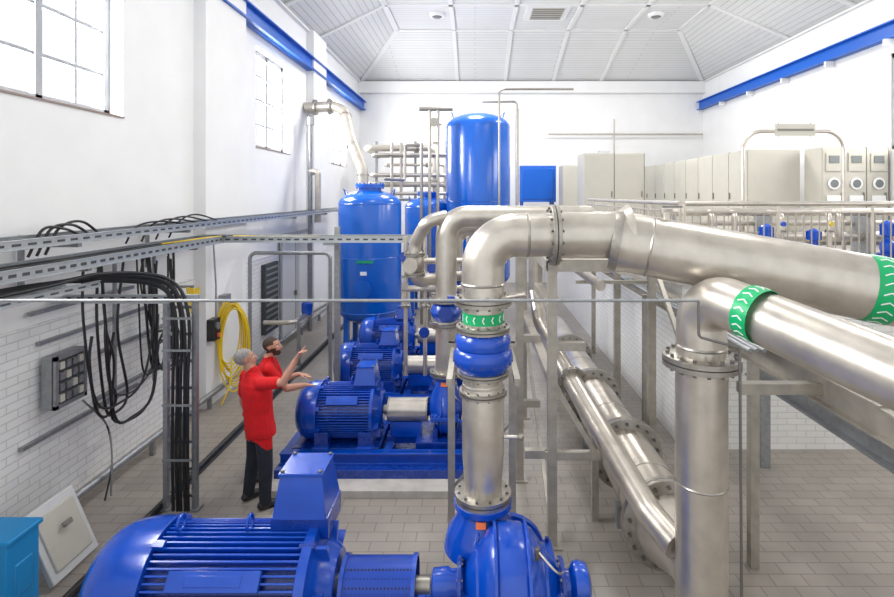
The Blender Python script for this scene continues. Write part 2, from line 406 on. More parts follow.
p.lathe(a0+dd*.28,dd,[(-.01,.249),(0,.255),(.01,.249)],M_steel2,48)
q=a1-dd*.12; band(p,q,dd,.249,.16,22)
q=a0+dd*.42; p.cyl(q,q+V((0,0,.31)),.03,M_steel,12); p.cyl(q+V((0,0,.31)),q+V((0,0,.335)),.05,M_steel2,12); p.box(q+V((.05,0,.35)),(.16,.02,.015),M_bolt)
p.obj('discharge_pipe')
p=MB()
BX,BY=1.74,4.0
b1=V((2.24,2.75,2.55)); b0=V((1.84,3.66,2.72)); bd=(b1-b0).normalized()
p.tube([(BX,BY,.25),(BX,BY,2.26)],.19,M_steel,seg=44)
p.tube([(BX,BY,2.21),(BX,BY,2.755),b1+bd*1.8],.182,M_steel,bend=.36,seg=44,n=16)
p.flange((BX,BY,2.23),(0,0,1),.285,.04,nb=16,br=.014)
p.lathe((BX,BY,1.3),(0,0,1),[(-.01,.19),(0,.196),(.01,.19)],M_steel2,44)
p.lathe((BX,BY,2.34),(0,0,1),[(-.012,.184),(0,.190),(.012,.184)],M_steel2,44)
q=b0+bd*.16; band(p,q,bd,.184,.12,20)
p.lathe((1.74,4.0,.52),(0,1,0),[(0,.17),(.25,.19),(.55,.30),(7.6,.30)],M_steel,48)
p.lathe((1.74,4.0,.0),(0,0,1),[(0,.30),(.03,.30),(.03,.14),(.26,.14)],M_steel2,30)
for y in(4.72,6.0,7.7,9.6): p.flange((1.74,y,.52),(0,1,0),.41,.045,nb=18,br=.018)
for y in(5.2,6.7,8.6): p.lathe((1.74,y,.52),(0,1,0),[(-.012,.30),(0,.308),(.012,.30)],M_steel2,48)
for y in(5.5,7.2,9.0,11.0): p.box((1.74,y,.12),(.5,.1,.24),M_galv)
p.obj('suction_header_pipe')
p=MB()
p.tube([(1.0,8.6,1.9),(1.02,8.0,1.5),(1.08,7.0,1.38),(1.48,4.4,.80),(1.60,4.12,.72)],.115,M_steel,bend=.3,seg=28)
p.flange((1.18,6.35,1.24),V((.40,-2.6,-.58)),.17,.02,nb=8,br=.01)
p.tube([(1.0,8.6,1.8),(1.0,8.6,2.9)],.115,M_steel,seg=24)
for y,z,x in((5.6,1.05,1.29),(7.3,1.38,1.07)): p.box((x,y,z/2-.05),(.07,.07,z-.1),M_frame)
p.obj('bypass_pipe')
p=MB()
def riser(X,Y,z0,ztop,xr,rad):
    p.tube([(X,Y,z0),(X,Y,ztop),(xr,Y,ztop)],rad,M_steel,bend=rad*2,seg=24)
    p.flange((X,Y,z0+.02),(0,0,1),rad*1.55,.025,nb=8,br=.009)
    p.flange((X,Y,z0+.65),(0,0,1),rad*1.6,.025,nb=10,br=.009)
    p.lathe((X,Y,z0+.7),(0,0,1),[(0,rad),(.05,rad*1.3),(.12,rad*1.5),(.2,rad*1.3),(.25,rad)],M_blue,24)
    p.flange((X,Y,z0+.98),(0,0,1),rad*1.6,.025,nb=10,br=.009)
    p.lathe((X,Y-rad,z0+.84),(0,-1,0),[(0,.03),(.12,.03),(.12,.09),(.14,.09),(.14,0)],M_blued,14)
riser(-.38,6.85,1.15,3.22,1.5,.14)
riser(-.38,8.65,1.15,3.0,1.4,.14)
riser(-.38,10.45,1.15,2.8,1.3,.14)
p.tube([(1.3,6.85,3.22),(1.5,6.85,3.22),(1.55,12.5,3.1)],.14,M_steel,bend=.2,seg=24)
p.tube([(1.0,6.85,3.22),(1.0,8.6,2.95)],.10,M_steel,seg=20)
p.tube([(-.38,6.85,3.22),(-.62,6.75,3.16),(-.80,6.9,2.85),(-.80,6.9,2.35),(-.45,7.6,2.3)],.085,M_steel,bend=.18,seg=20)
p.flange((-.80,6.9,2.72),(0,0,1),.14,.02,nb=8,br=.009); p.flange((-.80,6.9,2.45),(0,0,1),.14,.02,nb=8,br=.009)
p.lathe((-.80,6.9,2.46),(0,0,1),[(0,.085),(.06,.12),(.2,.12),(.26,.085)],M_steel2,20)
p.lathe((-.80,6.78,2.59),(-.3,-1,0),[(0,.04),(.1,.04),(.1,.10),(.12,.10),(.12,0)],M_steel,16)
for z in(2.15,2.35,2.55):
    p.tube([(-1.05,7.5,z),(.0,7.5,z)],.045,M_steel,seg=10)
for x in(-1.0,-.72,-.1): 
    p.tube([(x,7.5,.9),(x,7.5,2.9)],.03,M_steel,seg=10); p.flange((x,7.5,1.9),(0,0,1),.07,.015,nb=6,br=.006); p.lathe((x,7.45,2.2),(0,-1,0),[(0,.05),(.06,.05),(.06,0)],M_steel2,12)
for x,z in((-1.0,2.62),(-.6,2.45),(-.72,1.55)): p.lathe((x,7.42,z),(0,-1,0),[(0,.03),(.03,.03),(.03,.075),(.06,.075),(.06,0)],M_blued,14)
p.obj('manifold_pipe')

s=MB()
def post(x,y,z0,z1,w=.09): 
    s.bb((x-w/2,y-w/2,z0),(x+w/2,y+w/2,z1),M_frame); s.box((x,y,z0+.008),(w*2,w*2,.016),M_frame)
for x,y in((.77,5.2),(.55,6.4),(2.24,6.6),(2.24,5.2),(.77,8.2),(2.24,8.2)): post(x,y,0,2.84)
for y in(5.2,6.6,8.2): s.bb((.72,y-.05,2.74),(2.29,y+.05,2.86),M_frame)
s.bb((.72,5.15,2.72),(.82,8.2,2.84),M_frame); s.bb((2.19,5.15,2.72),(2.29,8.2,2.84),M_frame); s.bb((.5,6.35,2.72),(.8,6.45,2.84),M_frame)
s.bb((.72,5.16,1.62),(.82,8.2,1.70),M_frame); s.bb((.5,6.36,1.7),(.8,6.44,1.78),M_frame)
s.bb((.5,6.36,.9),(.8,6.44,.98),M_frame); s.bb((.5,5.2,.86),(.8,5.28,.94),M_frame);s.bb((.7,5.17,.86),(1.25,5.23,.94),M_frame)
s.bb((.72,5.16,1.95),(1.1,5.24,2.03),M_frame); s.bb((.72,5.16,2.35),(.82,6.4,2.42),M_frame)
s.obox((.77,5.2,1.65),(1.2,5.2,.92),.05,.05,M_frame)
s.obox((2.24,5.2,1.5),(2.24,6.6,2.7),.05,.05,M_frame)
s.obox((.77,5.2,.1),(.77,8.2,1.6),.04,.04,M_frame)
s.obj('pipe_support_stand')
s=MB()
for x,y in((-.24,5.3),(.38,5.3)):
    s.bb((x-.035,y-.035,0),(x+.035,y+.035,2.0),M_frame); s.box((x,y,.01),(.16,.16,.02),M_frame)
s.bb((-.27,5.27,1.93),(.41,5.33,2.0),M_frame); s.bb((-.24,4.35,1.90),(-.19,5.3,1.96),M_frame); s.bb((.33,4.35,1.90),(.38,5.3,1.96),M_frame)
s.obox((-.24,5.3,.5),(.38,5.3,1.2),.03,.03,M_frame)
s.obj('pipe_support_stand')

s=MB()
s.ibeam((3.72,1.5,1.30),(3.72,7.0,1.30),.18,.44,M_galv,.025)
s.bb((3.5,1.5,1.55),(4.1,7.0,1.58),M_galv)
y=1.6
while y<6.9: s.obox((3.5,y,1.60),(4.1,y+.2,1.60),.025,.02,M_frame); y+=.22
for y in(6.7,4.3): s.bb((3.66,y-.05,0),(3.78,y+.05,1.08),M_galv)
s.bb((3.48,1.5,1.5),(3.52,7.0,1.66),M_frame)
s.obj('steel_walkway')
s=MB()
s.ibeam((2.62,3.3,2.05),(2.62,12.5,2.05),.12,.22,M_frame,.015)
s.ibeam((2.56,2.0,2.02),(2.62,3.32,2.05),.12,.20,M_frame,.015)
for y in(4.9,8.0,11.5): s.bb((2.58,y-.04,0),(2.66,y+.04,1.95),M_frame)
s.bb((2.0,3.9,2.0),(2.62,3.98,2.08),M_frame)
for k in range(3): s.tube([(2.45-.06*k,4.4,2.18),(2.48-.06*k,12,2.18)],.02,M_galv,seg=8)
for y in(5.0,7.0,9,11): s.bb((2.25,y-.02,2.13),(2.68,y+.02,2.16),M_frame)
s.tube([(1.45,6.0,2.45),(1.45,12.5,2.45)],.06,M_steel); s.tube([(1.7,6.0,2.62),(1.7,12.5,2.62)],.045,M_steel)
for y in(6.7,8.3,11.5): s.bb((1.3,y-.02,2.36),(2.6,y+.02,2.40),M_frame)
s.obj('pipe_rack')

# ---------------------------------------------------------------- motors & pumps
def motor(X0,X1,y,z,r,bw=None,bxf=.80,bh=.62,bz=0,by=0):
    L=X1-X0; o=(X0,y,z); m=MB(); D=(1,0,0)
    m.lathe(o,D,[(0,0),(0,.55*r),(.0,.60*r),(.02*L,.78*r),(.06*L,.93*r),(.11*L,1.02*r),(.17*L,1.06*r),(.27*L,1.07*r),(.275*L,1.07*r),(.275*L,.88*r)],M_blue,48)
    for rr in(.18,.28,.38,.48): m.lathe((X0-.004,y,z),D,[(0,rr*r),(0,rr*r+.012),(.006,rr*r+.012),(.006,rr*r)],M_dark,32,caps=False)
    m.lathe(o,D,[(.26*L,.86*r),(.90*L,.86*r)],M_blued,40)
    nf=60
    for k in range(nf):
        a=2*math.pi*k/nf
        e=V((0,math.cos(a),math.sin(a))); R=Matrix((V((1,0,0)),e,V((1,0,0)).cross(e))).transposed()
        m.box(V((X0+.58*L,y,z))+e*r*.93,(.60*L,.15*r,.014*r/.46+.002),M_blue,R)
    m.lathe(o,D,[(.875*L,.88*r),(.875*L,1.04*r),(.915*L,1.04*r),(.92*L,.9*r),(.95*L,.72*r),(.985*L,.62*r),(L,.55*r),(L,.0)],M_blue,44)
    for k in range(8):
        a=2*math.pi*(k+.5)/8; e=V((0,math.cos(a),math.sin(a)))
        R=Matrix((V((1,0,0)),e,V((1,0,0)).cross(e))).transposed()
        m.box(V((X0+.945*L,y,z))+e*r*.8,(.06*L,.36*r,.03*r/.46),M_blue,R)
        m.cyl(V((X0+.86*L,y,z))+e*r*1.0,V((X0+.925*L,y,z))+e*r*1.0,.022*r/.46,M_blued,8)
        m.box(V((X0+.29*L,y,z))+e*r*1.03,(.05*L,.1*r,.06*r/.46),M_blue,R)
    bx=X0+bxf*L; w=bw or .24*L; yb=y+by
    m.box((bx,yb,z+r*(.96+bz/2)),(w*1.15,r*.9,r*(.24+bz)),M_blued)
    zb=z+r*(1.06+bz)
    m.frust((bx,yb,zb),(w*1.08,r*.95),(w*.84,r*.72),r*bh,M_blue)
    zt=zb+r*bh; m.box((bx,yb,zt+r*.03),(w*.9,r*.78,r*.06),M_blue)
    for i in(-1,1):
        for j in(-1,1): m.cyl((bx+i*w*.38,yb+j*r*.33,zt+.05*r),(bx+i*w*.38,yb+j*r*.33,zt+r*.1),.018*r/.46,M_bolt,6)
    m.box((X0+.56*L,y-r*.80,z+r*.62),(.36*L,.10*r,.30*r),M_blue,Matrix.Rotation(math.radians(-38),3,'X'))
    m.box((X0+.56*L,y-r*.835,z+r*.65),(.22*L,.03*r,.16*r),M_blue,Matrix.Rotation(math.radians(-38),3,'X'))
    for xx in(.34,.84):
        for sg in(-1,1):
            m.box((X0+xx*L,y+sg*r*.78,z-r*.72),(.16*L,r*.5,r*.55),M_blued); m.box((X0+xx*L,y+sg*r*.85,z-r*.98),(.18*L,r*.6,r*.08),M_blue)
    for xx in(.33,.62):
        q=[V((X0+xx*L,y+.06*r/.46*math.cos(t),z+r*1.10+.06*r/.46*math.sin(t))) for t in [i*math.pi/6 for i in range(12)]]
        m.tube(q,.014*r/.46,M_blue,closed=True,seg=8)
    m.cyl((X1,y,z),(X1+.12*L,y,z),r*.16,M_steel2,16)
    m.obj('electric_motor',bevel=.004)
def splitpump(cx,y,z,R,dy,top,W,dx=0,name='centrifugal_pump',nr=1.0):
    m=MB(); D=(1,0,0)
    prof=[(-1.0,0),(-1.0,.2),(-.98,.26),(-.8,.28),(-.74,.24),(-.6,.26),(-.52,.42),(-.45,.55),(-.38,.7),(-.28,.88),(-.14,.98),(0,1.0),(.14,.98),(.28,.88),(.38,.7),(.45,.55),(.52,.42),(.6,.26),(.74,.24),(.8,.36),(.86,.38),(.96,.34),(1.0,.2),(1.0,0)]
    m.lathe((cx,y,z),D,[(a*W,b_*R) for a,b_ in prof],M_blue,44)
    for k in(-.42,-.2,.2,.42): 
        rr=R*(.95 if abs(k)<.3 else .60)
        m.lathe((cx+k*W,y,z),D,[(-.012,rr),(-.012,rr*1.07),(.012,rr*1.07),(.012,rr)],M_blue,44,caps=False)
    m.box((cx,y,z),(W*1.25,R*2.25,R*.16),M_blue)
    for sg in(-1,1):
        for i in range(7):
            xx=cx-W*.56+i*W*1.12/6; m.cyl((xx,y+sg*R*1.05,z-R*.12),(xx,y+sg*R*1.05,z+R*.17),R*.045,M_blued,6)
    nx=cx+dx; hh=(top-z)-R*.1
    m.lathe((nx,y+dy,z+R*.1),(0,0,1),[(0,R*.78*nr),(hh*.35,R*.70*nr),(hh*.65,R*.50*nr),(hh-.05,R*.42*nr),(hh-.05,R*.58*nr),(hh,R*.58*nr)],M_blue,36)
    for k in range(10):
        an=k*math.pi/5; m.cyl((nx+R*.52*nr*math.cos(an),y+dy+R*.52*nr*math.sin(an),top-.07),(nx+R*.52*nr*math.cos(an),y+dy+R*.52*nr*math.sin(an),top+.02),.012,M_bolt,6)
    for sg in(-1,1):
        m.obox((cx+sg*W*.5,y,z+R*.25),(cx+dx*.7+sg*W*.14,y+dy*.6,top-.14),.03,.12*R,M_blue)
        m.lathe((cx+sg*W*.62,y,z),(sg,0,0),[(0,R*.44),(.03,R*.44),(.03,R*.3)],M_blued,28)
        for k in range(8):
            an=k*math.pi/4; m.cyl((cx+sg*W*.60,y+R*.37*math.cos(an),z+R*.37*math.sin(an)),(cx+sg*W*.68,y+R*.37*math.cos(an),z+R*.37*math.sin(an)),.012,M_bolt,6)
        m.box((cx+sg*W*.45,y,z-R*.8),(W*.2,R*1.3,R*.4),M_blued)
    m.lathe((cx,y,z-R*.2),(0,1,0),[(0,R*.6),(R*1.1,R*.6),(R*1.1,R*.78),(R*1.22,R*.78)],M_blue,28)
    m.box((nx-.02,y+dy-R*.56*nr,top-.09),(.08,.012,.05),M_or,Matrix.Rotation(math.radians(-25),3,'X'))
    m.cyl((cx+W*.3,y-R*.5,z+R*.8),(cx+W*.3,y-R*.5,z+R*1.0),.02,M_bolt,8)
    m.tube([(cx+W*.3,y-R*.5,z+R*.95),(cx+W*.5,y-R*.8,z+R*.8),(cx+W*.65,y-R*.3,z+R*.45)],.009,M_steel,spline=True,seg=6)
    m.obj(name,bevel=.003)
NY=3.95
motor(-2.82,-1.03,NY,.55,.42,.38,.835,.72,.14,.16)
splitpump(.27,NY,.54,.42,.40,.97,.60,-.203,nr=1.0)
g=MB(); g.lathe((-1.0,NY,.54),(1,0,0),[(0,.18),(0,.19),(.56,.19),(.56,.18)],M_bmesh,40,caps=False)
for x in(-1.0,-.47): g.lathe((x,NY,.54),(1,0,0),[(0,.185),(0,.205),(.03,.205),(.03,.185)],M_blue,40,caps=False)
g.box((-.72,NY,.28),(.44,.3,.10),M_blue); g.cyl((-1.0,NY,.54),(-.34,NY,.54),.06,M_steel2); g.obj('coupling_guard')
g=MB(); g.bb((-2.75,NY-.48,.05),(.92,NY+.48,.11),M_blue); g.bb((-.95,NY-.25,.11),(.75,NY+.25,.22),M_blued); g.bb((-2.9,NY-.58,0),(1.0,NY+.58,.05),M_plinth); g.obj('pump_baseplate',bevel=.004)
for y in(6.85,8.65,10.45):
    motor(-2.3,-1.2,y,.68,.345)
    g=MB(); g.lathe((-1.14,y,.68),(1,0,0),[(0,.14),(0,.148),(.52,.148),(.52,.14)],M_steel,32,caps=False)
    g.cyl((-1.2,y,.68),(-.62,y,.68),.05,M_steel2); g.box((-.9,y,.45),(.4,.2,.2),M_blue)
    for x in(-1.14,-.64): g.lathe((x,y,.68),(1,0,0),[(0,.145),(0,.155),(.02,.155),(.02,.145)],M_steel2,32,caps=False)
    g.obj('coupling_guard')
    splitpump(-.38,y,.68,.30,0.0,1.15,.28)
    g=MB()
    for yy in(y-.42,y+.42): g.ibeam((-2.4,yy,.26),(.0,yy,.26),.12,.14,M_blue,.02)
    for x in(-2.36,-1.75,-1.1,-.5,-.04): g.bb((x-.05,y-.42,.19),(x+.05,y+.42,.30),M_blue)
    g.bb((-2.3,y-.34,.28),(-1.2,y+.34,.33),M_blued); g.bb((-.75,y-.3,.28),(-.1,y+.3,.38),M_blued); g.bb((-1.15,y-.1,.28),(-.7,y+.1,.36),M_blued)
    g.bb((-2.42,y-.60,0),(.05,y+.55,.19),M_blued); g.bb((-2.42,y-.86,.0),(.05,y-.60,.09),M_plinth)
    g.obj('pump_baseplate',bevel=.004)

# ---------------------------------------------------------------- tanks
def tank(X,Y,r,z0,z1,leg,label=False,man=True):
    m=MB(); h=r*.45
    prof=[(0,0)]+[(h*(1-math.cos(t)),r*math.sin(t)) for t in [i*math.pi/16 for i in range(1,9)]]
    top=[(z1-z0-a,b_) for a,b_ in prof][::-1]
    m.lathe((X,Y,z0),(0,0,1),prof+top,M_tank,56)
    for z in(z0+h,z1-h,(z0+z1)/2): m.lathe((X,Y,z),(0,0,1),[(-.012,r),(0,r+.008),(.012,r)],M_tank,56,caps=False)
    for k in range(4):
        a=math.pi/4+k*math.pi/2; x=X+r*.86*math.cos(a); y=Y+r*.86*math.sin(a)
        m.bb((x-.06,y-.06,0),(x+.06,y+.06,z0+h+.15),M_tank); m.box((x,y,.015),(.22,.22,.03),M_tank)
    if man:
        m.lathe((X,Y,z1-.04),(0,0,1),[(0,r*.36),(.09,r*.36),(.09,r*.45),(.13,r*.45),(.135,r*.47),(.17,r*.47),(.17,0)],M_tank,32)
        for k in range(14):
            a=k*math.pi/7; m.cyl((X+r*.42*math.cos(a),Y+r*.42*math.sin(a),z1+.02),(X+r*.42*math.cos(a),Y+r*.42*math.sin(a),z1+.16),.018,M_tank,6)
    for sx in(-1,1):
        m.tube([(X+sx*r*.7,Y-r*.1,z1-h*.9),(X+sx*r*.82,Y-r*.1,z1+.02),(X+sx*r*.6,Y-r*.1,z1-h*.5)],.02,M_tank,seg=6)
    m.lathe((X,Y-r*.5,z0+.9),(0,-1,0),[(0,.12),(r*.62,.12),(r*.62,.19),(r*.62+.05,.19),(r*.62+.05,0)],M_tank,24)
    m.flange((X,Y,z0-.12),(0,0,1),.16,.03,M_tank,nb=8); m.cyl((X,Y,z0+.1),(X,Y,z0-.3),.09,M_steel,16)
    if label:
        m.box((X+.03,Y-r-.005,2.03),(.36,.02,.05),M_green)
    m.box((X,Y-r-.01,z0+(z1-z0)*.40),(.14,.02,.08),M_white)
    m.obj('pressure_tank')
tank(-2.44,12.1,.72,.55,3.62,.5,True)
tank(.09,15.0,.92,.8,5.85,.8,False,False)
tank(-1.40,15.6,.70,.6,3.45,.6)
b=MB(); b.box((2.25,19,3.9),(1.3,.8,1.3),M_tank); b.box((2.25,18.59,3.9),(1.1,.02,1.1),M_strip)
for dx in(-.55,.55):
    for dy in(-.3,.3): b.bb((2.25+dx-.04,19+dy-.04,0),(2.25+dx+.04,19+dy+.04,3.3),M_tank)
b.obj('blue_compressor_housing',bevel=.02)

p=MB()
p.tube([(-4.57,14.0,5.85),(-3.55,14.0,5.9),(-3.15,13.2,4.9),(-2.8,12.98,4.1),(-2.8,12.98,.3)],.14,M_ins,bend=.5,seg=24)
for (x0,y0,z0,dx_,dy_,dz_) in((-3.42,13.74,5.58,.4,-.8,-1),(-3.1,13.17,4.77,.35,-.22,-.8),(-2.8,12.98,4.0,0,0,1)): p.lathe((x0,y0,z0),(dx_,dy_,dz_),[(-.02,.14),(-.02,.152),(.02,.152),(.02,.14)],M_steel2,24,caps=False)
p.flange((-4.3,14.0,5.86),(1,0,0),.21,.03,nb=10); p.flange((-3.9,14.0,5.88),(1,0,0),.21,.03,nb=10)
p.obj('insulated_pipe')
p=MB(); p.tube([(-4.25,13.4,0),(-4.25,13.4,5.3)],.06,M_galv); p.tube([(-4.25,13.4,4.1),(-4.05,13.4,4.1),(-4.05,13.4,2.8)],.08,M_ins,bend=.08)
p.cyl((-4.25,13.4,5.3),(-4.25,13.4,5.5),.1,M_galv); p.obj('standpipe')
p=MB()
for (z,y,x0,x1,rr) in((5.05,17.2,-3.6,-1.3,.11),(4.15,17.0,-3.4,-.9,.07),(3.85,17.1,-3.6,-.9,.09),(3.55,16.9,-3.4,-.6,.06),(4.5,17.3,-3.0,-1.0,.05),(4.8,16.8,-3.3,-.75,.06)):
    p.tube([(x0,y+1,z),(x0,y,z),(x1,y,z),(x1,y,z-1.5)],rr,M_ins if rr>.08 else M_steel,bend=rr*2.2,seg=14)
    p.flange((x1-.6,y,z),(1,0,0),rr*1.6,.03,nb=6,br=.01)
for x in(-3.3,-2.0,-.95): p.bb((x-.04,17.4,0),(x+.04,17.48,5.3),M_galv)
p.bb((-3.4,17.38,4.75),(-.85,17.5,4.83),M_galv);p.bb((-3.4,17.38,3.3),(-.85,17.5,3.38),M_galv)
for x in(-2.7,-2.4): p.tube([(x,16.9,3.4),(x,16.9,5.2)],.05,M_ins); 
p.obj('process_pipework')
p=MB()
for x,y in((-1.22,14.0),(-1.0,14.0),(1.15,14.2),(-1.45,14.1)): p.tube([(x,y,.0),(x,y,5.85 if x>-1.4 else 4.9)],.045,M_steel2,seg=10)
p.tube([(-1.5,14,5.82),(-.6,14,5.82)],.06,M_steel2); p.tube([(-1.22,14,5.4),(-.9,14,5.4)],.03,M_steel2)
p.tube([(1.15,14.2,5.6),(1.15,14.2,6.05),(.2,14.2,6.05)],.03,M_steel2,bend=.1)
p.tube([(.65,14.0,.0),(.65,14.0,6.35),(2.65,14.0,6.35)],.03,M_steel2,bend=.15)
p.tube([(-1.45,14.1,4.85),(-1.9,14.1,4.85),(-1.9,14.1,3.9),(-2.3,13.0,3.9)],.04,M_steel2,bend=.1)
for z in(4.9,3.9): p.flange((-1.1,14,z),(0,0,1),.1,.02,nb=6,br=.008); 
p.lathe((-1.1,13.95,5.45),(0,-1,0),[(0,.12),(.05,.12),(.05,0)],M_steel2,16)
p.obj('vent_pipework')
g=MB(); g.tube([(2.9,20.55,5.9),(9.0,20.55,5.9)],.035,M_ins); g.tube([(5.5,20.55,DZ),(5.5,20.55,6.5)],.03,M_ins); g.cyl((5.0,20.2,DZ),(5.0,20.2,4.6),.04,M_galv); g.box((5.0,20.2,4.9),(.4,.3,.6),M_door); g.obj('conduit_run')

# ---------------------------------------------------------------- cable trays left
def traybuild(mb,p0,p1,w,h=.09,rung=.25,slots=.11):
    p0=V(p0);p1=V(p1);d=(p1-p0);L=d.length;d.normalize();sd=d.cross(V((0,0,1))).normalized()
    for sg in(-1,1):
        a=p0+sd*sg*w/2; b_=p1+sd*sg*w/2
        mb.obox(a,b_,.006,h,M_alu); mb.obox(a+V((0,0,h/2)),b_+V((0,0,h/2)),.03,.008,M_alu); mb.obox(a-V((0,0,h/2)),b_-V((0,0,h/2)),.03,.008,M_alu)
        k=.05
        while k<L-.05:
            q=a+d*k; mb.obox(q-d*slots*.28,q+d*slots*.28,.010,h*.28,M_dark); k+=slots
    k=.1
    while k<L: 
        q=p0+d*k-V((0,0,h*.35)); mb.obox(q-sd*w/2,q+sd*w/2,.03,.012,M_alu); k+=rung
t=MB()
traybuild(t,(-4.12,1.5,3.07),(-4.12,16.3,3.07),.42,.08,slots=.16)
traybuild(t,(-4.02,1.5,2.83),(-4.02,8.0,2.83),.42,.10,slots=.13)
traybuild(t,(-4.3,8.0,2.83),(-.98,8.0,2.83),.3,.09,slots=.13)
traybuild(t,(-4.12,1.5,2.60),(-4.0,5.3,2.60),.36,.06,slots=.16)
for y in(3,5.2,7.2,11.5,13.9,16): t.bb((XL+.04,y-.025,2.98),(-3.95,y+.025,3.02),M_galv); 
for y in(3,5.2,7.2): t.bb((XL+.04,y-.025,2.74),(-3.85,y+.025,2.78),M_galv); t.bb((XL+.04,y-.02,2.5),(XL+.08,y+.02,3.1),M_galv)
t.bb((-2.21,8.16,0),(-2.13,8.24,3.0),M_galv); t.box((-2.17,8.2,.01),(.18,.18,.02),M_galv); t.bb((-2.3,7.86,2.74),(-2.1,8.24,2.78),M_galv)
for k in range(8):
    P=[]; off=random.uniform(-.12,.14)
    for j in range(9): P.append((-4.12+off+random.uniform(-.02,.02),1.6+j*1.75,3.06+.012*(k%3)))
    t.tube(P,.012+.006*random.random(),M_black,spline=True,seg=7)
for k in range(7):
    off=random.uniform(-.14,.14); P=[(-4.02+off+random.uniform(-.02,.02),1.6+j*.9,2.83+.012*(k%3)) for j in range(7)]
    t.tube(P,.013+.006*random.random(),M_black,spline=True,seg=7)
for k in range(2):
    P=[(-4.1,6.8+.1*k,2.86),(-3.8,7.8,2.88),(-3.2,7.98+.03*k,2.86),(-2.4,8.0,2.86),(-1.1,8.02,2.86)]
    t.tube(P,.012,M_yel if k==0 else M_black,spline=True,seg=7)
t.obj('cable_tray')
t=MB()
for x in(-3.44,-3.12): t.bb((x-.025,5.77,0),(x+.025,5.83,2.36),M_galv); t.box((x,5.8,.01),(.12,.14,.02),M_galv)
z=.15
while z<2.3: t.bb((-3.44,5.79,z-.015),(-3.12,5.82,z+.015),M_galv); z+=.3
t.bb((XL+.03,5.76,2.33),(-3.08,5.82,2.39),M_alu); t.bb((XL+.03,5.6,2.33),(-3.3,5.64,2.37),M_alu)
k=-4.5
while k<-3.2: t.box((k,5.757,2.36),(.05,.005,.02),M_dark); k+=.12
for k in range(5): 
    x=-3.33+.042*k; w_=random.uniform(-.02,.02)
    t.tube([(-4.22+.06*k,2.0,2.66),(-4.16+.06*k,4.6,2.66),(-3.95+.04*k,5.3,2.62+.02*k),(-3.5+.03*k,5.72-.02*(k%2),2.5+.02*k),(x,5.73-.03*(k%2),2.2),(x+w_,5.72,1.4),(x,5.72,.7),(x+w_,5.73,.02)],.018,M_black,spline=True,seg=9,n=8)
for z in(.6,1.2,1.8,2.15): t.bb((-3.42,5.675,z-.012),(-3.1,5.69,z+.012),M_galv)
t.obj('cable_ladder')
t=MB()
for z,a,b_ in((2.28,5.3,6.9),(1.95,5.4,7.4),(1.6,6.3,7.6),(1.05,6.2,7.5),(.95,5.2,7.0)):
    t.bb((XL+.035,a,z-.02),(XL+.08,b_,z+.02),M_galv)
for y in (6.5,7.3): t.bb((XL+.08,y-.02,.9),(XL+.11,y+.02,2.7),M_galv)
y0,y1,z0,z1=5.42,5.86,1.25,1.80
t.bb((XL+.08,y0,z0),(XL+.20,y1,z1),M_galv); t.bb((XL+.20,y0+.03,z0+.03),(XL+.206,y1-.03,z1-.03),M_dark)
for a,b_,c_,d_ in((y0,z0,y1,z0+.04),(y0,z1-.04,y1,z1),(y0,z0,y0+.04,z1),(y1-.04,z0,y1,z1)): t.bb((XL+.19,a,b_),(XL+.23,c_,d_),M_galv)
for i in range(4):
    for j in range(4): t.box((XL+.22,y0+.09+.088*i,z0+.10+.115*j),(.03,.06,.075),M_galv if (i+j)%3 else M_cab)
t.obj('junction_box')
t=MB()
def hang(y0,y1,zt,zb,x,rr):
    ym=(y0+y1)/2; j=lambda a:random.uniform(-a,a)
    t.tube([(x-.02,y0,zt),(x+j(.03),y0+j(.1),(zt+zb)/2+.2),(x+.02,y0+.1*(y1-y0)+j(.08),zb+.15),(x+.03,ym,zb),(x+.02,y1-.1*(y1-y0)+j(.08),zb+.15),(x+j(.03),y1+j(.1),(zt+zb)/2),(x-.02,y1+.03,zt-.15+j(.15))],rr,M_black,spline=True,seg=8,n=6)
for k in range(6):
    y0=5.6+random.uniform(0,.45); hang(y0,y0+.3+random.random()*1.0,random.uniform(1.9,2.3) if k%2 else 2.85,random.uniform(.65,1.15),XL+.26+random.random()*.12,random.uniform(.010,.017))
for k in range(5):
    y0=6.5+random.uniform(0,.35); hang(y0,y0+.35+random.random()*.55,2.8,random.uniform(1.1,1.7),XL+.26+random.random()*.12,random.uniform(.010,.018))
for k in range(4):
    R0=.17+.035*k; c0=V((XL+.26+.02*k,7.2+.03*k,1.30+.02*k))
    t.tube([c0+V((0,R0*math.cos(a),R0*1.15*math.sin(a))) for a in [i*math.pi/8 for i in range(16)]],.012,M_black,closed=True,seg=8)
for k in range(3): t.tube([(XL+.3,5.0+.1*k,2.9),(XL+.36,5.1+.1*k,3.16),(XL+.4,5.3+.12*k,3.16+.03*k),(XL+.42,5.5+.14*k,3.08)],.014,M_black,spline=True,seg=7)
for k in range(4): t.tube([(XL+.3,6.4+.3*k,2.9),(XL+.36,6.5+.3*k,3.10),(XL+.4,6.9+.3*k,3.15+.02*k),(XL+.42,7.6+.3*k,3.08)],.012,M_black,spline=True,seg=7)
for k in range(2): t.tube([(XL+.3,5.7,1.25),(XL+.28,6.1,.8),(XL+.34,6.1,.35+.1*k),(XL+.40,5.9+.1*k,.03)],.01,M_galv if k else M_black,spline=True,seg=7)
t.obj('hanging_cables')
t=MB()
for k in range(9):
    xx=-4.24+.012*k; y=9.0+.03*(k%4)-.05
    P=[]
    for i in range(14):
        an=2*math.pi*i/14; P.append((xx+.13*math.cos(an)*(1+.05*k),y+.15*math.cos(an),1.15-.04*k+(.55+.02*k)*math.sin(an)))
    t.tube(P,.013,M_yel,closed=True,spline=True,seg=7,n=3)
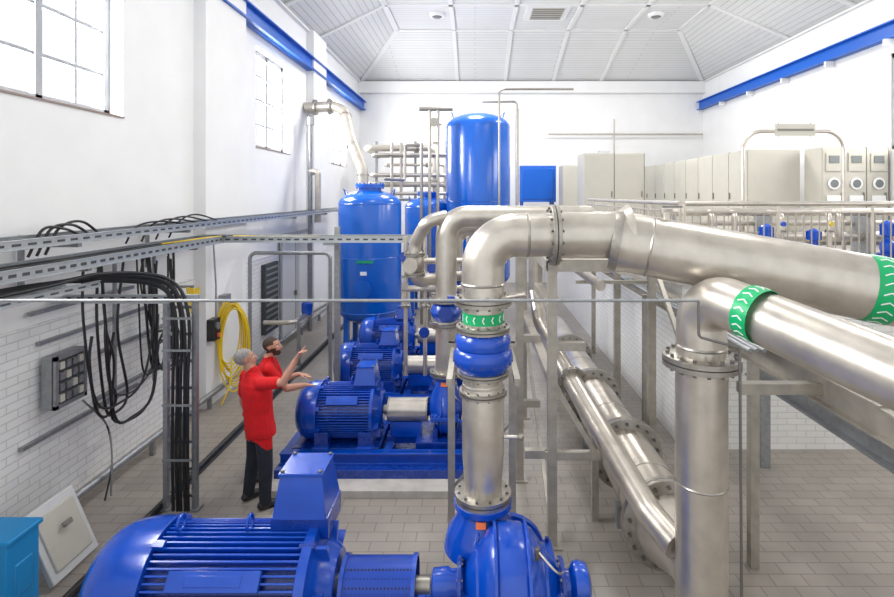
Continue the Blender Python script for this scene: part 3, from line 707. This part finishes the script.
t.tube([(-4.2,9,.7),(-4.15,8.8,.3),(-4.2,8.6,.02)],.013,M_yel,spline=True,seg=7)
t.box((-4.33,9.0,1.72),(.12,.2,.12),M_galv); t.cyl((-4.39,9,1.66),(-4.05,9,1.66),.02,M_galv)
t.obj('coiled_hose')
t=MB(); 
for k in range(4): t.tube([(XL+.25,7.85+.05*k,2.1),(XL+.3,7.9+.05*k,1.7-.05*k),(XL+.25,8.05+.05*k,2.05)],.012,M_yel,spline=True,seg=7)
t.cyl((XL+.04,7.95,2.1),(XL+.3,7.95,2.1),.02,M_galv,8)
t.obj('yellow_cable_loop')
t=MB(); t.bb((-4.395,8.52,1.1),(-4.28,8.74,1.45),M_black); t.lathe((-4.28,8.63,1.33),(1,0,0),[(0,.06),(.03,.06),(.03,0)],M_galv,16); t.box((-4.25,8.63,1.18),(.03,.06,.06),M_or)
t.tube([(-4.3,8.63,1.45),(-4.3,8.63,2.0),(-4.34,8.63,2.7)],.015,M_galv,seg=8); t.obj('control_box')
t=MB(); t.bb((XL+.035,11.1,.5),(XL+.12,11.85,2.0),M_dark)
for k in range(11): t.bb((XL+.12,11.14,.58+k*.13),(XL+.14,11.81,.62+k*.13),M_screen)
t.obj('louvre_panel')
t=MB(); t.bb((XL+.035,12.2,0),(XL+.06,14.1,2.5),M_door); t.bb((XL+.05,12.12,0),(XL+.09,12.2,2.58),M_winf);t.bb((XL+.05,14.1,0),(XL+.09,14.18,2.58),M_winf);t.bb((XL+.05,12.12,2.5),(XL+.09,14.18,2.58),M_winf)
t.bb((XL+.058,13.13,0),(XL+.065,13.16,2.5),M_cabd); t.box((XL+.1,13.05,1.05),(.06,.03,.12),M_bolt); t.obj('door_1')
t=MB(); t.tube([(-4.20,9.7,.0),(-4.20,9.7,2.42),(-2.7,9.7,2.42),(-2.7,9.7,.0)],.035,M_galv,bend=.12); t.obj('pipe_hoop')
t=MB(); t.tube([(-4.3,10.6,.9),(-3.7,10.6,.9),(-3.5,13.5,.9),(-3.2,13.5,.3)],.05,M_steel,bend=.15); t.lathe((-3.65,11.3,.9),(0,0,1),[(0,.1),(.1,.12),(.25,.12),(.3,.05)],M_blue,16)
for y in(10.7,12.9): t.bb((-3.66,y-.03,0),(-3.60,y+.03,.86),M_galv)
t.obj('dosing_line')
t=MB(); t.tube([(-3.3,3.3,2.83),(1.42,3.3,2.83)],.010,M_galv,seg=10)
t.tube([(-3.3,3.3,2.83),(-3.3,3.3,0)],.014,M_galv,seg=10)
t.tube([(1.42,3.3,2.83),(1.42,3.3,2.6),(1.68,3.3,2.53),(1.70,3.3,0)],.009,M_bolt,bend=.03,seg=10)
t.obj('guard_wire_rail')
t=MB(); t.bb((-4.15,3.95,.05),(-3.56,4.25,.84),M_teal); t.bb((-4.17,3.93,.0),(-3.54,4.27,.06),M_dark); t.bb((-4.13,3.93,.4),(-3.66,3.95,.80),M_white); t.bb((-4.17,3.94,.82),(-3.54,4.27,.86),M_teal)
t.box((-3.56,4.1,.5),(.02,.16,.26),M_teal); t.obj('blue_equipment_case',bevel=.012)
t=MB(); R=Matrix.Rotation(math.radians(-24),3,'Y'); t.box((-3.86,4.85,.34),(.05,.55,.66),M_door,R); t.box((-3.83,4.85,.35),(.03,.43,.5),M_cab,R)
t.box((-3.80,4.85,.45),(.03,.1,.05),M_cabd,R); t.obj('leaning_cover_plate',bevel=.01)

# ---------------------------------------------------------------- people
def person(name,J,fw,headf,hair,beard,handR,handL,B=1.0):
    parts=[]
    g=MB(); dm=M_skin
    def cap(lab,p0,r0,p1,r1):
        p0=V(p0);p1=V(p1);d=p1-p0;L=max(d.length,1e-4)
        pr=[(-r0,0)]+[(-r0*math.cos(t),r0*math.sin(t)) for t in(.4,.8,1.2)]+[(0,r0),(L,r1)]+[(L+r1*math.cos(t),r1*math.sin(t)) for t in(1.2,.8,.4)]+[(L+r1,0)]
        g.lathe(p0,d,pr,dm,16); parts.append((lab,p0,r0,p1,r1))
    fw=V(fw).normalized(); lt=V((0,0,1)).cross(fw)
    pel,chest,neck,head=[V(J[k]) for k in('pelvis','chest','neck','head')]
    def loft(lab,rings):
        vs=[];fs=[];n=20
        for c,wd,dp in rings:
            c=V(c); wd*=B; dp*=B
            for k in range(n):
                a=2*math.pi*k/n; vs.append(c+lt*wd*math.cos(a)+fw*dp*math.sin(a))
            for k in(-.55,0,.55): parts.append((lab,c+lt*wd*k,dp,c+lt*wd*k,dp))
        for i in range(len(rings)-1):
            for k in range(n): fs.append((i*n+k,i*n+(k+1)%n,(i+1)*n+(k+1)%n,(i+1)*n+k))
        fs.append(tuple(range(n))[::-1]); fs.append(tuple((len(rings)-1)*n+k for k in range(n)))
        g.add(vs,fs,dm)
    ax=(neck-pel)
    def at(t,f=0): return pel+ax*t+fw*f
    loft('shirt',[(at(-.30),.182,.134),(at(-.18),.182,.138),(at(0),.174,.132),(at(.2,.005),.166,.130),(at(.42,.008),.174,.134),(at(.65,.014),.190,.136),(at(.8,.008),.189,.120),(at(.9),.15,.092),(at(.98),.085,.072),(at(1.03),.068,.064)])
    loft('trs',[(pel-V((0,0,.20)),.165,.118),(pel-V((0,0,.1)),.165,.118),(pel,.15,.11)])
    cap('skin',neck-V((0,0,.03)),.060,neck*.35+head*.65,.055)
    cap('shirt',neck-V((0,0,.02)),.068,neck+V((0,0,.025)),.064)
    for s,h in(('R',handR),('L',handL)):
        sh,el,wr=[V(J[k+s]) for k in('sh','el','wr')]
        cap('shirt',neck-V((0,0,.06)),.06,sh,.070)
        mid=sh.lerp(el,.68)
        cap('shirt',sh,.074,mid,.066); cap('skin',sh.lerp(el,.6),.049,el,.043); cap('skin',el,.045,el.lerp(wr,.35),.044); cap('skin',el.lerp(wr,.35),.044,wr,.028)
        hd,pn,curls=h; hd=V(hd).normalized(); pn=V(pn); pn=(pn-hd*pn.dot(hd)).normalized(); sd=hd.cross(pn)
        if s=='L': sd=-sd
        for k in(-1.5,-.5,.5,1.5): cap('skin',wr+sd*k*.010+hd*.01,.017,wr+hd*.09+sd*k*.0215,.0125)
        lens=[.070,.080,.074,.058]
        for k in range(4):
            b0=wr+hd*.09+sd*(k-1.5)*-.0222; c=curls[k]; d=(hd+sd*(k-1.5)*-.08).normalized(); L=lens[k]
            q=b0
            for seg_,fr in enumerate((.45,.3,.25)):
                d=(d*math.cos(c)+pn*math.sin(c)).normalized(); q2=q+d*L*fr; cap('skin',q,.0092-.0007*seg_,q2,.0086-.0007*seg_); q=q2
        tb=wr+hd*.03+sd*.028; d=(hd*.75+sd*.7+pn*.25).normalized(); q=tb+d*.04; cap('skin',tb,.014,q,.011); d=(hd+sd*.25+pn*.35).normalized(); cap('skin',q,.011,q+d*.032,.0088)
        hp,kn,an=[V(J[k+s]) for k in('hp','kn','an')]
        cap('trs',hp,.100,kn,.078); cap('trs',kn,.078,kn.lerp(an,.35),.074); cap('trs',kn.lerp(an,.3),.074,an+V((0,0,.0)),.062)
        ff=(fw+ (lt*.15 if s=='L' else -lt*.15)).normalized()
        cap('shoe',V((an.x,an.y,.052))-ff*.04,.046,V((an.x,an.y,.045))+ff*.10,.042); cap('shoe',V((an.x,an.y,.04))+ff*.1,.042,V((an.x,an.y,.032))+ff*.16,.030)
    hf=V(headf).normalized(); hl=V((0,0,1)).cross(hf).normalized(); hu=hf.cross(hl)
    RH=Matrix((hf,hl,hu)).transposed()
    H=lambda a,b_,c: head+hf*a+hl*b_+hu*c
    def ell(c,r): 
        g.sph(c,1,dm,r,24,RH)
    ell(H(-.012,0,.025),(.098,.076,.092)); ell(H(.022,0,-.028),(.070,.058,.082)); ell(H(.045,0,-.082),(.036,.036,.030))
    cap('skin',H(.086,0,.010),.008,H(.106,0,-.026),.013); cap('skin',H(.078,-.035,.022),.012,H(.078,.035,.022),.012)
    cap('skin',H(.096,-.012,-.03),.007,H(.096,.012,-.03),.007)
    for sg in(-1,1):
        cap('skin',H(-.005,sg*.076,.012),.010,H(-.012,sg*.080,-.02),.008); cap('skin',H(.058,sg*.038,-.02),.018,H(.05,sg*.036,-.03),.018)
    cap('skin',H(.086,-.015,-.056),.007,H(.086,.015,-.056),.007)
    ell(H(-.026,0,.038),(.098,.083,.090))
    o=g.obj('tmp'); md=o.modifiers.new('r','REMESH'); md.mode='VOXEL'; md.voxel_size=.0052; md.use_smooth_shade=True
    sm=o.modifiers.new('s','SMOOTH'); sm.factor=.5; sm.iterations=3
    dg=bpy.context.evaluated_depsgraph_get(); dg.update(); me=bpy.data.meshes.new_from_object(o.evaluated_get(dg))
    bpy.data.objects.remove(o)
    me.name=name; me.materials.clear()
    for m in [M_skin,M_red,M_trs,M_shoe,hair]: me.materials.append(m)
    ix={'skin':0,'shirt':1,'trs':2,'shoe':3}
    pd=[(ix[l],a,b_-a,(b_-a).length_squared,r0,r1) for l,a,r0,b_,r1 in parts]
    for pl in me.polygons:
        c=pl.center; pl.use_smooth=True
        rel=c-head
        if rel.length<.20:
            a=rel.dot(hf);b_=rel.dot(hl);cc=rel.dot(hu)
            if cc>-.125 and rel.length<.16 and a>-.14:
                isear=abs(b_)>.074 and cc<.03 and a>-.04
                hr = (cc>.072 and a<.075) or (a<.045 and cc>.035) or (a<-.012 and cc>-.055)
                if isear: hr=False
                if beard and cc<-.045 and a>.0 and not(a>.082 and abs(b_)<.018 and cc>-.062): hr=True
                if beard and cc<-.01 and -.01<a<.06 and abs(b_)>.05: hr=True
                pl.material_index=4 if hr else 0
                if cc>-.10: continue
                if hr: continue
        best=9;bi=0
        for l,a,d,L2,r0,r1 in pd:
            w=c-a
            t=0 if L2<1e-8 else max(0,min(1,w.dot(d)/L2))
            q=(w-d*t).length-(r0+(r1-r0)*t)
            if q<best: best=q;bi=l
        pl.material_index=bi
    ob=bpy.data.objects.new(name,me); bpy.context.scene.collection.objects.link(ob)
    e=MB()
    for sg in(-1,1):
        e.sph(H(.077,sg*.031,.002),.0125,M_eye,seg=12); e.sph(H(.0865,sg*.031,.003),.006,M_shoe,seg=8)
        e.tube([H(.088,sg*.014,.026),H(.092,sg*.03,.031),H(.083,sg*.05,.026)],.004,hair,spline=True,seg=6)
    e.tube([H(.088,-.022,-.055),H(.0935,0,-.053),H(.088,.022,-.055)],.004,M_lip,spline=True,seg=6)
    e.obj('face_details',parent=ob)
    return ob
f1=V((.70,.71,0))
J1=dict(pelvis=(-2.45,5.90,.96),chest=(-2.47,5.9,1.25),neck=(-2.51,5.885,1.485),head=(-2.585,5.875,1.65),
 shR=(-2.365,5.755,1.41),elR=(-2.09,5.66,1.46),wrR=(-1.965,5.70,1.695),
 shL=(-2.645,6.02,1.41),elL=(-2.70,6.05,1.12),wrL=(-2.66,6.12,.88),
 hpR=(-2.38,5.83,.90),knR=(-2.34,5.81,.50),anR=(-2.34,5.80,.09),
 hpL=(-2.52,5.97,.90),knL=(-2.55,5.99,.50),anL=(-2.60,5.97,.09))
person('man_with_grey_hair',J1,f1,(.86,.40,.30),M_hairg,False,((.5,.08,.85),(.8,-.1,-.5),[.02,.55,.65,.7]),((.15,.05,-1),(.5,-1,0),[.2,.25,.3,.3]),1.16)
f2=V((.97,.22,0))
J2=dict(pelvis=(-2.70,6.46,.95),chest=(-2.66,6.45,1.2),neck=(-2.56,6.44,1.46),head=(-2.50,6.44,1.62),
 shR=(-2.49,6.26,1.39),elR=(-2.28,6.30,1.16),wrR=(-2.12,6.50,1.125),
 shL=(-2.60,6.62,1.39),elL=(-2.52,6.74,1.10),wrL=(-2.30,6.80,1.16),
 hpR=(-2.70,6.37,.88),knR=(-2.68,6.36,.49),anR=(-2.72,6.34,.09),
 hpL=(-2.74,6.55,.88),knL=(-2.72,6.56,.49),anL=(-2.76,6.56,.09))
person('man_with_beard',J2,f2,(.9,-.1,.22),M_hairb,True,((.45,.75,-.25),(-.1,-.1,-1),[.12,.14,.16,.2]),((.9,.1,-.2),(0,0,-1),[.15,.15,.2,.2]),1.03)

# ---------------------------------------------------------------- light
w=bpy.data.worlds.new('World'); bpy.context.scene.world=w; w.use_nodes=True
bg=w.node_tree.nodes['Background']; bg.inputs[0].default_value=(.96,.98,1,1); bg.inputs[1].default_value=1.0
def area(name,loc,rot,sx,sy,e,col=(1,1,1)):
    l=bpy.data.lights.new(name,'AREA'); l.shape='RECTANGLE'; l.size=sx; l.size_y=sy; l.energy=e; l.color=col
    o=bpy.data.objects.new(name,l); o.location=loc; o.rotation_euler=rot; bpy.context.scene.collection.objects.link(o)
for i,(a,b_) in enumerate(holesL): area('window_daylight',(XL-.45,(a+b_)/2,5.6),(0,-math.pi/2,0),2.1,1.9,360)
for i,(a,b_) in enumerate(holesR): area('window_daylight',(XR+.45,(a+b_)/2,5.6),(0,math.pi/2,0),2.1,b_-a,(90,80,180)[i],(1,.97,.92))  # area lights behind the right openings; nearer ones are added fill
for x in(-.2,4.6):
    for y,e in((7,95),(15,250)): 
        area('ceiling_fill_light',(x,y,8.85),(0,0,0),1.4,1.4,e,(1,.99,.97))  # added fill areas below the ceiling, no fittings behind them
cam=bpy.data.cameras.new('camera'); co=bpy.data.objects.new('camera',cam); bpy.context.scene.collection.objects.link(co)
co.location=(0,0,3.5); co.rotation_euler=(math.pi/2,0,0)
cam.sensor_width=36; cam.lens=520/894*36; cam.shift_x=-28/894; cam.shift_y=-103.5/894; cam.clip_start=.05
bpy.context.scene.camera=co
vs=bpy.context.scene.view_settings; vs.view_transform='Standard'; vs.look='None'; vs.exposure=0.2
